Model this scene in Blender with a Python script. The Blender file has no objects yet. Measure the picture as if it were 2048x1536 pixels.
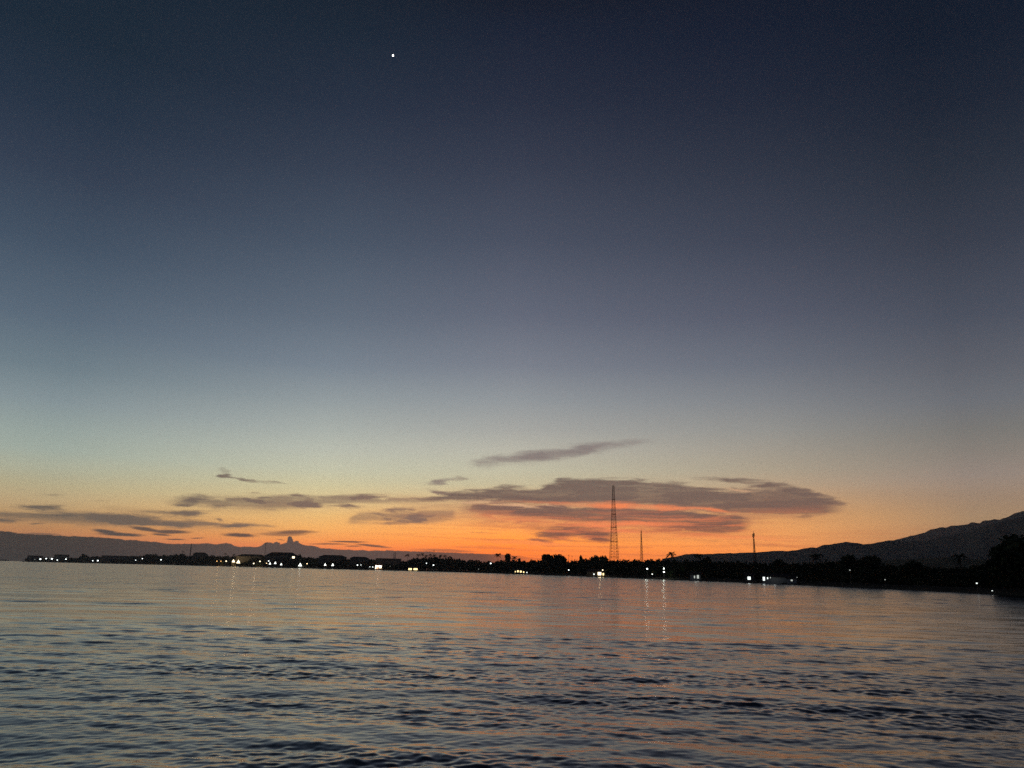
import bpy, bmesh, math, random
import numpy as np
from mathutils import Vector, Matrix
R = math.radians
scene = bpy.context.scene
C = scene.collection

# ------------------------------------------------------------------ camera
FPX, CX, CY = 1538.0, 1024.0, 768.0          # focal length and centre in photo pixels (2048 x 1536)
PITCH, ROLL, CAMH = R(13.68), R(1.195), 2.5
_f = Vector((0, math.cos(PITCH), math.sin(PITCH)))
_r0 = Vector((1, 0, 0)); _u0 = Vector((0, -math.sin(PITCH), math.cos(PITCH)))
_r = _r0*math.cos(ROLL) + _u0*math.sin(ROLL)
_u = _u0*math.cos(ROLL) - _r0*math.sin(ROLL)
cam_d = bpy.data.cameras.new('camera'); cam = bpy.data.objects.new('camera', cam_d); C.objects.link(cam)
M = Matrix.Identity(4)
for i in range(3):
    M[i][0] = _r[i]; M[i][1] = _u[i]; M[i][2] = -_f[i]
M[2][3] = CAMH
cam.matrix_world = M
cam_d.sensor_width = 36.0; cam_d.lens = 36.0*FPX/2048.0
cam_d.clip_start = 0.1; cam_d.clip_end = 200000
scene.camera = cam

def ray(px, py):
    return (_f*FPX + _r*(px-CX) + _u*(CY-py)).normalized()
def azel(px, py):
    d = ray(px, py)
    return math.degrees(math.atan2(d.x, d.y)), math.degrees(math.asin(d.z))
def horizon_y(px):
    lo, hi = 900., 1300.
    for _ in range(40):
        m = (lo+hi)/2
        if ray(px, m).z > 0: lo = m
        else: hi = m
    return lo
def at(px, py, D):
    """world point at horizontal distance D seen at photo pixel px,py"""
    d = ray(px, py); h = math.hypot(d.x, d.y)
    return Vector((d.x/h*D, d.y/h*D, CAMH + d.z/h*D))

HZD, HZR, HZT = 5.0e-5, 8800., 950.         # evening haze: density per metre, half width and top of its box
# ------------------------------------------------------------------ render settings
scene.view_settings.view_transform = 'Standard'; scene.view_settings.look = 'None'
scene.view_settings.exposure = 0.0; scene.view_settings.gamma = 1.0
scene.view_settings.use_curve_mapping = False
cy = scene.cycles
cy.use_denoising = False; cy.denoiser = 'OPENIMAGEDENOISE'; cy.denoising_input_passes = 'RGB_ALBEDO_NORMAL'; cy.denoising_prefilter = 'ACCURATE'
cy.max_bounces = 6; cy.diffuse_bounces = 2; cy.glossy_bounces = 3; cy.volume_bounces = 1
cy.sample_clamp_indirect = 1.5; cy.sample_clamp_direct = 8.0; cy.caustics_reflective = False; cy.caustics_refractive = False

def s2l(c):
    return tuple(((v/255.)/12.92 if v/255. <= 0.04045 else ((v/255.+0.055)/1.055)**2.4) for v in c)

# ------------------------------------------------------------------ world: dusk sky with its clouds
world = bpy.data.worlds.new("World"); scene.world = world; world.use_nodes = True
W = world.node_tree; W.nodes.clear()
def N(tree, kind, **kw):
    n = tree.nodes.new(kind)
    for k, v in kw.items(): setattr(n, k, v)
    return n
def math_(tree, op, a, b=None, c=None, clamp=False):
    n = N(tree, 'ShaderNodeMath', operation=op); n.use_clamp = clamp
    for i, v in enumerate((a, b, c)):
        if v is None: continue
        if isinstance(v, (int, float)): n.inputs[i].default_value = v
        else: tree.links.new(v, n.inputs[i])
    return n.outputs[0]
def mixc(tree, fac, a, b):
    n = N(tree, 'ShaderNodeMix', data_type='RGBA')
    for s, v in ((0, fac), (6, a), (7, b)):
        if isinstance(v, (int, float)): n.inputs[s].default_value = v
        elif isinstance(v, tuple): n.inputs[s].default_value = (*v[:3], 1)
        else: tree.links.new(v, n.inputs[s])
    return n.outputs[2]
def mrange(tree, v, a, b, c=0., d=1., smooth=True):
    n = N(tree, 'ShaderNodeMapRange', interpolation_type='SMOOTHSTEP' if smooth else 'LINEAR')
    if smooth is False: n.clamp = True
    tree.links.new(v, n.inputs[0])
    for i, x in zip((1, 2, 3, 4), (a, b, c, d)): n.inputs[i].default_value = x
    return n.outputs[0]

tc = N(W, 'ShaderNodeTexCoord')
sep = N(W, 'ShaderNodeSeparateXYZ'); W.links.new(tc.outputs['Generated'], sep.inputs[0])
AZ = math_(W, 'MULTIPLY', math_(W, 'ARCTAN2', sep.outputs[0], sep.outputs[1]), 57.29578)
EL = math_(W, 'MULTIPLY', math_(W, 'ARCSINE', sep.outputs[2]), 57.29578)
comb = N(W, 'ShaderNodeCombineXYZ'); W.links.new(AZ, comb.inputs[0]); W.links.new(EL, comb.inputs[1])
P = comb.outputs[0]

COLS = [
 (100, [(50,(30,42,56)),(200,(38,50,67)),(330,(50,61,79)),(480,(65,80,98)),(630,(87,103,119)),(730,(107,124,134)),(800,(130,145,150)),(860,(148,162,157)),(900,(158,170,159)),(940,(172,174,150)),(970,(183,173,137)),(1000,(190,166,124)),(1030,(190,152,104)),(1055,(186,134,88)),(1075,(182,122,84)),(1122,(160,100,78))]),
 (640, [(50,(30,40,54)),(200,(40,49,66)),(330,(54,63,80)),(480,(71,83,100)),(630,(95,107,122)),(730,(118,130,142)),(800,(145,155,158)),(860,(168,175,169)),(900,(184,188,174)),(940,(196,196,170)),(970,(207,198,157)),(1000,(220,196,142)),(1030,(235,187,117)),(1055,(246,178,100)),(1080,(248,155,82)),(1100,(240,128,76)),(1132,(225,105,65))]),
 (1020,[(50,(29,35,51)),(200,(40,46,63)),(330,(54,60,77)),(480,(72,79,96)),(630,(97,103,119)),(730,(120,126,138)),(800,(144,150,154)),(860,(166,167,162)),(900,(184,182,168)),(940,(194,190,165)),(970,(200,189,154)),(1000,(218,181,130)),(1030,(240,172,104)),(1055,(268,170,82)),(1080,(276,158,60)),(1100,(270,136,52)),(1142,(242,102,44))]),
 (1540,[(50,(26,32,48)),(200,(35,41,57)),(330,(47,53,68)),(480,(62,68,84)),(630,(84,89,105)),(730,(104,110,122)),(800,(126,130,135)),(860,(145,145,141)),(900,(158,152,140)),(940,(170,158,137)),(970,(184,160,130)),(1000,(203,160,114)),(1030,(226,164,100)),(1055,(240,164,94)),(1080,(245,158,88)),(1100,(250,152,78)),(1152,(230,120,65))]),
 (1940,[(50,(23,30,44)),(200,(30,37,51)),(330,(40,47,60)),(480,(54,60,74)),(630,(72,78,92)),(730,(90,94,104)),(800,(104,108,115)),(860,(118,117,114)),(900,(130,124,117)),(950,(145,132,122)),(1010,(158,133,108)),(1040,(166,136,104)),(1080,(160,125,92)),(1160,(135,98,70))]),
]
T0, T1 = -4.0, 40.0
AIR = (.0060, .0058, .0066)                      # light the haze itself adds in front of the sky
TT = mrange(W, EL, T0, T1, smooth=False)
def ramp(stops, px):
    n = N(W, 'ShaderNodeValToRGB'); W.links.new(TT, n.inputs[0])
    cr = n.color_ramp; pts = []
    for y, c in stops:
        pts.append(((azel(px, y)[1]-T0)/(T1-T0), tuple(max(.002, v-o) for v, o in zip(s2l(c), AIR))))
    pts.sort()
    top = pts[-1][1]; pts.append((1.0, tuple(v*0.72 for v in top)))
    cr.elements[0].position = pts[0][0]; cr.elements[0].color = (*pts[0][1], 1)
    cr.elements[1].position = pts[-1][0]; cr.elements[1].color = (*pts[-1][1], 1)
    for p, c in pts[1:-1]:
        e = cr.elements.new(p); e.color = (*c, 1)
    return n.outputs[0]
sky = None; last = None
for px, st in COLS:
    a = azel(px, 1000)[0]; col = ramp(st, px)
    if sky is None: sky = col
    else: sky = mixc(W, mrange(W, AZ, last, a, smooth=False), sky, col)
    last = a
# the eastern sky behind the camera is darker and blue
back = ramp([(50,(22,29,43)),(500,(40,48,64)),(900,(66,72,88)),(1140,(70,72,82))], 1024)
AAZ = math_(W, 'ABSOLUTE', AZ)
sky = mixc(W, mrange(W, AAZ, 45, 125), sky, back)

clear_sky = sky
def noise(tree, vec, scale, detail=4., rough=0.55, out=0, dist=0.):
    n = N(tree, 'ShaderNodeTexNoise'); tree.links.new(vec, n.inputs['Vector'])
    n.inputs['Scale'].default_value = scale; n.inputs['Detail'].default_value = detail
    n.inputs['Roughness'].default_value = rough; n.inputs['Distortion'].default_value = dist
    return n.outputs[out]
def vscale(tree, vec, s):
    n = N(tree, 'ShaderNodeVectorMath', operation='MULTIPLY'); tree.links.new(vec, n.inputs[0]); n.inputs[1].default_value = s
    return n.outputs[0]
def vop(tree, op, a, b):
    n = N(tree, 'ShaderNodeVectorMath', operation=op)
    for i, v in enumerate((a, b)):
        if isinstance(v, tuple): n.inputs[i].default_value = v
        else: tree.links.new(v, n.inputs[i])
    return n.outputs[0]
# wind-drawn warp: features stretched along the horizon and slightly tilted
TILT = Matrix.Rotation(R(-2.0), 3, 'Z')
def stretched(sx, sy):
    m = N(W, 'ShaderNodeMapping'); W.links.new(P, m.inputs[0])
    m.inputs['Rotation'].default_value = (0, 0, R(3)); m.inputs['Scale'].default_value = (sx, sy, 1)
    return m.outputs[0]
w1 = noise(W, stretched(0.22, 0.9), 1.0, 5, 0.6, out=1)
w2 = noise(W, stretched(1.1, 5.0), 1.0, 4, 0.6, out=1)
warp = vop(W, 'ADD', vop(W, 'MULTIPLY', vop(W, 'SUBTRACT', w1, (.5, .5, .5)), (4.0, 0.62, 0)),
                vop(W, 'MULTIPLY', vop(W, 'SUBTRACT', w2, (.5, .5, .5)), (1.2, 0.20, 0)))
PW = vop(W, 'ADD', P, warp)
streak = noise(W, stretched(0.16, 2.1), 1.0, 5, 0.55)
torn = noise(W, vop(W, 'ADD', stretched(0.42, 3.0), vscale(W, warp, (.5, 1.6, 0))), 1.0, 4, 0.56)
def lens(vec, x0, y0, x1, y1, ht, amp, inner=0.25):
    a0, e0 = azel(x0, y0); a1, e1 = azel(x1, y1)
    am, em = (a0+a1)/2, (e0+e1)/2
    rx = math.hypot(a1-a0, e1-e0)/2*1.2
    ry = abs(azel((x0+x1)/2, (y0+y1)/2-ht)[1]-em)*1.6
    m = N(W, 'ShaderNodeMapping', vector_type='TEXTURE'); W.links.new(vec, m.inputs[0])
    m.inputs['Location'].default_value = (am, em, 0)
    m.inputs['Rotation'].default_value = (0, 0, math.atan2(e1-e0, a1-a0))
    m.inputs['Scale'].default_value = (rx, ry, 1)
    l = N(W, 'ShaderNodeVectorMath', operation='LENGTH'); W.links.new(m.outputs[0], l.inputs[0])
    return mrange(W, l.outputs['Value'], 1.0, inner, 0., amp)
CHAIN = None
def ragged(a, k=.9, lo=.16, hi=.80, top=1.0):
    w = math_(W, 'MULTIPLY', math_(W, 'SUBTRACT', torn, .5), math_(W, 'MINIMUM', math_(W, 'MULTIPLY', a, 5.0*k), k*2.0))
    return mrange(W, math_(W, 'ADD', a, w), lo, hi, 0., top)
def layer(vec, items, inner=0.25, fat=1.0):
    global CHAIN
    keep = None                                    # transmittance
    for it in items:
        v = vec
        if CHAIN is not None:                      # one lens after another, or the shader runs out of stack
            c = N(W, 'ShaderNodeVectorMath', operation='MULTIPLY_ADD'); W.links.new(CHAIN, c.inputs[0])
            c.inputs[1].default_value = (1e-7, 1e-7, 1e-7); W.links.new(vec, c.inputs[2]); v = c.outputs[0]
        a = lens(v, *it[:4], it[4]*fat, it[5], inner=inner); CHAIN = a
        k = math_(W, 'SUBTRACT', 1.0, a)
        keep = k if keep is None else math_(W, 'MULTIPLY', keep, k)
    return math_(W, 'SUBTRACT', 1.0, keep)
CL_LEFT = [
 (0,1013,165,1016,4,.7),(-60,1028,300,1038,5,.7),(130,1036,440,1049,6,.75),(240,1022,460,1026,4.5,.7),(200,1044,420,1050,4,.6),
 (-40,1040,70,1044,4,.6),(400,1048,560,1053,3.5,.75),(100,1032,330,1038,4,.4),(420,1038,450,1040,2.5,.5),
 (0,980,68,978,2,.35),(45,991,150,989,3,.3),(150,1003,235,1003,1.5,.3),(60,1050,105,1052,1.2,.5)]
CL_MID = [
 (325,1008,430,993,6,.75),(370,1003,560,1003,9,.5),(480,1000,575,998,6,.65),(565,1003,650,1004,7,.85),(520,1011,690,1010,5,.5),
 (630,997,825,995,4,.55),(665,990,765,995,3,.5),(640,1006,745,1018,3.5,.45),(550,988,610,992,3,.45),(490,987,535,985,1.5,.3),
 (722,1026,800,1038,5,.6),(730,1032,885,1040,9,.5),(815,1036,868,1038,6,.75),(740,1017,905,1022,4,.45),(685,1046,830,1043,2,.45),(845,1040,900,1020,3,.35),
 (430,943,474,957,5,.62),(452,954,530,966,2.2,.5),(500,962,600,972,1.6,.42),(435,936,470,941,4,.4),
 (900,963,942,955,4,.45),(820,969,925,965,2,.3),(835,976,912,990,3,.35)]
CL_LOWDARK = [
 (183,1060,240,1066,3.5,1),(190,1067,290,1070,3,1),(255,1054,330,1062,3,.95),(300,1062,390,1064,3.5,.95),(300,1067,345,1070,2,.9),
 (438,1069,512,1072,3.5,1),(535,1064,640,1063,3,.85),(505,1068,620,1068,3.5,.6),
 (655,1083,745,1085,1.5,.95),(705,1088,785,1096,2.2,.9),(615,1087,700,1089,1.5,.7),(685,1092,722,1093,1.5,.7),(322,1078,372,1079,1.2,.9),(375,1077,415,1076,1,.8),
 (545,1078,570,1080,.8,.7),(820,1099,960,1104,2.5,.55),(30,1068,130,1070,2,.6)]
CL_HIGH = [(915,930,1060,916,9,.55),(985,915,1175,904,7,.75),(1100,908,1245,888,8,.7),(1190,893,1340,877,5,.45),(1010,925,1160,914,7,.4),(850,968,950,955,4,.5),(820,966,920,964,2.5,.5),(830,976,915,990,3.5,.5)]
CL_BIG = [
 (903,987,972,990,5,.85),(790,996,1010,1000,4,.5),(1430,960,1655,982,6,.55),(1560,974,1690,1012,8,.7),
 (1370,953,1570,967,4,.55),(1470,962,1650,986,4,.65),(1575,984,1694,1012,7,.8),(1600,1026,1690,1016,5,.7),(1300,1060,1480,1070,5,.5),
 (1570,1037,1655,1031,4,.4),(1055,1062,1240,1060,10,1.),(1060,1068,1170,1078,6,.8),(1165,1069,1245,1072,9,1.),(1040,1076,1112,1086,3,.8),
 (910,1052,1060,1068,2,.4),(900,1062,1050,1074,1.5,.4),(1420,1086,1660,1090,3.5,.4),(1250,1078,1500,1086,3,.3)]
LIT = [(1120,1008,1440,1016,3,.8),(1380,1014,1490,1026,2,.6),(1090,1047,1370,1048,3.5,.8),(1230,1037,1460,1036,2,.5),(1180,1056,1310,1066,3,.7),
 (990,1004,1300,1004,2,.35),(1350,1067,1470,1070,2,.4),(1290,1072,1600,1078,3,.4),(930,1028,1120,1044,4,.4),(900,1079,1200,1091,3,.4)]
LIT2 = [(900,1004,1000,1004,2.5,.45),(980,1008,1085,1018,3,.6),(1070,1006,1130,1016,1.5,.3),(1430,977,1510,983,3,.5)]
smod = mrange(W, streak, 0.32, 0.58, 0.85, 1.15)
def edge_curve(pts, a_lo, a_hi, e_lo, e_hi):
    fc = N(W, 'ShaderNodeFloatCurve')
    t = mrange(W, AZ, a_lo, a_hi, smooth=False); W.links.new(t, fc.inputs['Value'])
    c = fc.mapping.curves[0]; q = []
    for x, y in pts:
        a, e = azel(x, y); q.append(((a-a_lo)/(a_hi-a_lo), (e-e_lo)/(e_hi-e_lo)))
    q = [p for p in q if 0 <= p[0] <= 1]
    c.points[0].location = q[0]; c.points[1].location = q[-1]
    for p in q[1:-1]: c.points.new(*p)
    for p in c.points: p.handle_type = 'VECTOR'
    fc.mapping.use_clip = True; fc.mapping.update()
    return math_(W, 'MULTIPLY_ADD', fc.outputs[0], e_hi-e_lo, e_lo)
fib = noise(W, vop(W, 'ADD', stretched(0.22, 2.6), vscale(W, warp, (.7, 2.2, 0))), 1.0, 4, 0.55)
def band(tops, bots, s_top, s_bot, amp, wob=.5):
    """a long cloud given by the pixel outlines of its top and underside"""
    lo = min(azel(*p)[0] for p in tops[:1]+bots[:1]); hi = max(azel(*p)[0] for p in tops[-1:]+bots[-1:])
    t_ = edge_curve(tops, lo, hi, -1., 9.); b_ = edge_curve(bots, lo, hi, -1., 9.)
    n_ = math_(W, 'MULTIPLY', math_(W, 'SUBTRACT', torn, .5), wob*2)
    up = mrange(W, math_(W, 'SUBTRACT', math_(W, 'ADD', t_, n_), EL), -s_top, s_top)
    dn = mrange(W, math_(W, 'SUBTRACT', EL, math_(W, 'ADD', b_, math_(W, 'MULTIPLY', math_(W, 'SUBTRACT', fib, .5), wob*2))), -s_bot, s_bot)
    ends = math_(W, 'MULTIPLY', mrange(W, AZ, lo, lo+(hi-lo)*.10), mrange(W, AZ, hi, hi-(hi-lo)*.06))
    m_ = math_(W, 'MULTIPLY', math_(W, 'MULTIPLY', up, dn), ends)
    return math_(W, 'MULTIPLY', m_, mrange(W, fib, .32, .56, amp*.80, amp))
A_UP = band([(800,1000),(850,996),(880,991),(905,985),(930,982),(965,981),(985,976),(1005,974),(1035,974),(1060,977),(1082,976),(1100,967),(1118,959),(1150,958),(1185,956),(1215,958),(1240,960),(1265,960),(1300,964),(1345,964),(1375,969),(1400,974),(1440,981),(1490,982),(1530,978),(1575,975),(1610,980),(1650,990),(1680,1003),(1700,1016)],
            [(800,1004),(880,1001),(960,1001),(1040,1004),(1120,1007),(1227,1008),(1330,1011),(1400,1016),(1460,1024),(1530,1029),(1590,1027),(1640,1026),(1680,1022),(1700,1018)], .20, .20, .95)
A_DN = band([(910,1010),(1000,1013),(1080,1014),(1160,1014),(1230,1014),(1300,1016),(1380,1021),(1440,1029),(1480,1036),(1515,1042)],
            [(910,1018),(980,1026),(1050,1034),(1120,1040),(1227,1044),(1280,1048),(1320,1056),(1380,1062),(1450,1066),(1485,1062),(1515,1048)], .14, .24, .92)
A_L1 = band([(318,1006),(345,998),(365,992),(398,990),(412,994),(450,996),(480,993),(530,994),(560,992),(600,995),(640,996),(680,990),(720,989),(765,994),(850,997),(905,996)],
            [(318,1010),(360,1010),(420,1012),(500,1012),(545,1018),(600,1014),(645,1011),(700,1008),(765,1004),(850,1002),(905,1000)], .20, .26, .74, .5)
A_L2 = band([(-60,1022),(0,1025),(100,1025),(200,1028),(300,1033),(380,1040),(440,1047),(500,1050),(565,1052)],
            [(-60,1032),(0,1035),(100,1041),(200,1047),(300,1052),(380,1054),(440,1055),(500,1055),(565,1055)], .13, .18, .80, .4)
A_L3 = band([(685,1046),(720,1027),(760,1027),(800,1024),(850,1019),(915,1016)], [(685,1048),(740,1043),(800,1044),(850,1046),(915,1036)], .2, .28, .62, .5)
def most(*v):
    o = v[0]
    for x in v[1:]: o = math_(W, 'MAXIMUM', o, x)
    return o
a_far = ragged(layer(PW, CL_HIGH, 0.0, 1.5), .35, .03, .8, .85)
sky = mixc(W, a_far, sky, s2l((118, 104, 104)))
a_left = ragged(layer(PW, CL_LEFT+CL_MID, 0.0, 1.75), .7, .08, .74, .95)
a_halo = math_(W, 'MULTIPLY', layer(PW, [(-60,1022,500,1048,20,.5),(300,1002,720,1010,16,.45),(640,994,920,1000,9,.35),(700,1022,930,1036,16,.4),(420,1060,660,1070,8,.25)], 0.0), mrange(W, torn, .34, .62, .2, 1.2))
sky = mixc(W, a_halo, sky, mixc(W, mrange(W, AZ, -28, -8), s2l((128, 104, 82)), s2l((176, 122, 92))))
ccol = mixc(W, mrange(W, AZ, -30, -8), s2l((92, 84, 76)), s2l((116, 92, 84)))
sky = mixc(W, most(a_left, A_L1, A_L2, A_L3), sky, ccol)
VEIL = [(820,1010,1330,1030,32,.85),(1120,1020,1600,1038,32,.9),(1060,1052,1520,1062,16,.65),(840,1000,1200,1010,18,.45),(1440,992,1700,1026,26,.6),(900,1030,1250,1070,18,.3)]
a_veil = math_(W, 'MULTIPLY', layer(PW, VEIL, 0.0), mrange(W, torn, 0.36, 0.62, 0.5, 1.25), clamp=True)
vcol = mixc(W, mrange(W, EL, 2.4, 5.2), s2l((198, 104, 66)), s2l((140, 100, 86)))
sky = mixc(W, a_veil, sky, vcol)
a_big = ragged(layer(PW, CL_BIG, 0.1, 1.6), .75, .12, .98, .97)
bcol = mixc(W, mrange(W, EL, 2.2, 5.6), s2l((114, 72, 62)), s2l((100, 82, 76)))
under = math_(W, 'MULTIPLY', mrange(W, noise(W, vop(W, 'ADD', stretched(.16, 3.2), vscale(W, warp, (.4, 1.6, 0))), 1.0, 5, .6), .46, .62), mrange(W, EL, 5.2, 3.0))
bcol = mixc(W, math_(W, 'MULTIPLY', under, .85), bcol, s2l((214, 114, 72)))
sky = mixc(W, most(a_big, A_UP, A_DN), sky, bcol)
a_lit = math_(W, 'MULTIPLY', layer(PW, LIT, .2, 1.35), mrange(W, torn, 0.36, 0.58, .75, 1.3), clamp=True)
sky = mixc(W, a_lit, sky, s2l((240, 130, 78)))
a_lit2 = layer(PW, LIT2)
sky = mixc(W, a_lit2, sky, s2l((226, 176, 134)))
band_lo = math_(W, 'MULTIPLY', mrange(W, noise(W, vop(W, 'ADD', stretched(.10, 4.2), vscale(W, warp, (.3, 1.8, 0))), 1.0, 4, .6), .47, .66), mrange(W, EL, 4.0, 2.0, 0., .42))
sky = mixc(W, math_(W, 'MULTIPLY', band_lo, mrange(W, AZ, -14, -3)), sky, s2l((184, 96, 62)))
a_low = layer(vop(W, 'ADD', P, vscale(W, warp, (.35, .35, 0))), CL_LOWDARK, 0.35)
lcol = mixc(W, mrange(W, AZ, -30, -10), s2l((72, 66, 64)), s2l((100, 70, 60)))
sky = mixc(W, a_low, sky, lcol)
# cumulus bank along the western horizon: its top edge as a height over azimuth
BANK = [(-300,1050),(-80,1056),(0,1062),(20,1063),(45,1068),(70,1069.5),(110,1071),(150,1072),(200,1074),(245,1079),(300,1083),(345,1088),(372,1087.5),(400,1087.5),(418,1087),(430,1089),(444,1088),(449,1085),(456,1087),(464,1089),(476,1093),(515,1094.5),(524,1091),(530,1083.5),(537,1084),(547,1087),(556,1089.5),(566,1088),(575,1085),(588,1085),(594,1084.5),(602,1089),(625,1092),(645,1096),(680,1099),(720,1100.5),(780,1101),(850,1103),(900,1105),(950,1107),(1000,1109),(1040,1112),(1085,1117),(1120,1122)]
a_lo, a_hi = azel(-280, 1050)[0], azel(1110, 1120)[0]
top = edge_curve(BANK, a_lo, a_hi, -1.0, 4.0)
puff = noise(W, vscale(W, P, (1, 1.4, 1)), 1.6, 3, 0.6)
bn = math_(W, 'MULTIPLY_ADD', math_(W, 'SUBTRACT', puff, 0.5), 0.22, top)
d = math_(W, 'SUBTRACT', bn, EL)
a_bank = mrange(W, d, -0.035, 0.035)
a_bank = math_(W, 'MULTIPLY', a_bank, mrange(W, AZ, a_hi, azel(960, 1110)[0]))
PB = vop(W, 'ADD', P, vop(W, 'MULTIPLY', vop(W, 'SUBTRACT', noise(W, P, 5.0, 3, .6, out=1), (.5,.5,.5)), (.3, .3, 0)))
tur = layer(PB, [(573,1084,587,1084,4,1),(574.5,1080,585.5,1079.5,2.6,1),(574.5,1076.5,583,1076.5,2.2,1),(576.5,1074.5,583.5,1074.5,1.8,1),(586,1086,598,1086,3,1),(545,1088,560,1088,3,1)], 0.7)
a_bank = math_(W, 'MAXIMUM', a_bank, tur)
bkc = mixc(W, mrange(W, AZ, azel(0,1100)[0], azel(650,1100)[0]), s2l((42, 43, 43)), s2l((78, 65, 62)))
bkc = mixc(W, mrange(W, AZ, azel(650,1100)[0], azel(1080,1110)[0]), bkc, s2l((108, 66, 52)))
sky = mixc(W, a_bank, sky, bkc)
# wisps clinging to the mountain
a_m = layer(PW, [(1790,1080,1990,1040,4,.35),(1850,1068,1960,1048,3,.3)])
sky = mixc(W, a_m, sky, s2l((150, 118, 96)))
# light that reaches the top of the haze layer is a little stronger than what comes through it
path = math_(W, 'MINIMUM', math_(W, 'DIVIDE', HZT, math_(W, 'SINE', math_(W, 'MULTIPLY', math_(W, 'MAXIMUM', EL, 0.5), 0.0174533))), HZR*1.05)
gain = math_(W, 'EXPONENT', math_(W, 'MULTIPLY', path, HZD*.8))
bg = N(W, 'ShaderNodeBackground'); W.links.new(sky, bg.inputs[0]); W.links.new(gain, bg.inputs[1])
bgc = N(W, 'ShaderNodeBackground'); W.links.new(clear_sky, bgc.inputs[0]); W.links.new(gain, bgc.inputs[1])
high = math_(W, 'MAXIMUM', math_(W, 'GREATER_THAN', EL, 11.5), math_(W, 'GREATER_THAN', AAZ, 75))   # no clouds up there
mxs = N(W, 'ShaderNodeMixShader'); W.links.new(high, mxs.inputs[0]); W.links.new(bg.outputs[0], mxs.inputs[1]); W.links.new(bgc.outputs[0], mxs.inputs[2])
# physical twilight sky beneath the measured gradient (sun already under the horizon)
nis = N(W, 'ShaderNodeTexSky', sky_type='NISHITA'); nis.sun_disc = False
nis.sun_elevation = R(-3.0); nis.sun_rotation = R(3.0)
bg2 = N(W, 'ShaderNodeBackground'); W.links.new(nis.outputs[0], bg2.inputs[0]); bg2.inputs[1].default_value = 0.05
add = N(W, 'ShaderNodeAddShader'); W.links.new(mxs.outputs[0], add.inputs[0]); W.links.new(bg2.outputs[0], add.inputs[1])
wo = N(W, 'ShaderNodeOutputWorld'); W.links.new(add.outputs[0], wo.inputs[0])
world.cycles.sampling_method = 'MANUAL'; world.cycles.sample_map_resolution = 1024

# ------------------------------------------------------------------ materials
def mat(name, col, rough=0.8, spec=0.2, var=0.25, scale=3.0, metal=0.0):
    m = bpy.data.materials.new(name); m.use_nodes = True; t = m.node_tree
    b = t.nodes['Principled BSDF']; b.inputs['Roughness'].default_value = rough
    b.inputs['Specular IOR Level'].default_value = spec; b.inputs['Metallic'].default_value = metal
    tcn = N(t, 'ShaderNodeTexCoord')
    f = noise(t, tcn.outputs['Object'], scale, 4)
    t.links.new(mixc(t, f, tuple(v*(1-var) for v in col), tuple(v*(1+var) for v in col)), b.inputs['Base Color'])
    return m
def glow(name, col, strength, unlit=(.6, .6, .55)):
    m = bpy.data.materials.new(name); m.use_nodes = True; t = m.node_tree
    b = t.nodes['Principled BSDF']; b.inputs['Base Color'].default_value = (*unlit, 1)
    b.inputs['Emission Color'].default_value = (*col, 1); b.inputs['Emission Strength'].default_value = strength
    return m
M_leaf = mat('leaves', (.035, .05, .02), .7, .15); M_palm = mat('palm_leaves', (.035, .05, .02), .6, .2)
M_bark = mat('bark', (.06, .045, .03), .9, .1)
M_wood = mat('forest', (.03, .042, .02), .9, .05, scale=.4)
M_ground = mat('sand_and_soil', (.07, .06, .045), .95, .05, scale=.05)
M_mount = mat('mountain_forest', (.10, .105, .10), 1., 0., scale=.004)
M_wall = mat('plaster', (.16, .15, .13), .9, .1); M_wallw = mat('white_plaster', (.45, .45, .42), .9, .1)
M_roof = mat('roof_tiles', (.06, .04, .035), .8, .2); M_thatch = mat('thatch', (.10, .08, .05), .95, .05)
M_steel = mat('painted_steel', (.10, .05, .04), .6, .3, metal=.2); M_steelg = mat('galvanised_steel', (.12, .12, .12), .5, .4, metal=.5)
M_rust = mat('red_white_steel', (.16, .05, .03), .6, .3)
G_white = glow('lamp_cool', (.93, 1., .97), 3.2); G_warm = glow('lamp_warm', (1., .72, .38), 3.)
G_amber = glow('lamp_amber', (1., .5, .16), 1.8); G_dim = glow('window_dim', (.85, .9, .82), .55)
G_winw = glow('window_warm', (1., .74, .34), 2.2); G_wing = glow('window_white', (.92, 1., .95), 1.5)
G_front = glow('lit_front', (.95, 1., .93), 2.6); G_frontw = glow('lit_front_warm', (1., .84, .55), 3.)
G_strong = glow('lamp_strong', (.93, 1., .97), 3.6)
G_moon = glow('moonlight', (1., .98, .92), 6.)
G_red = glow('window_red', (1., .42, .22), 1.6)

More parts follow.
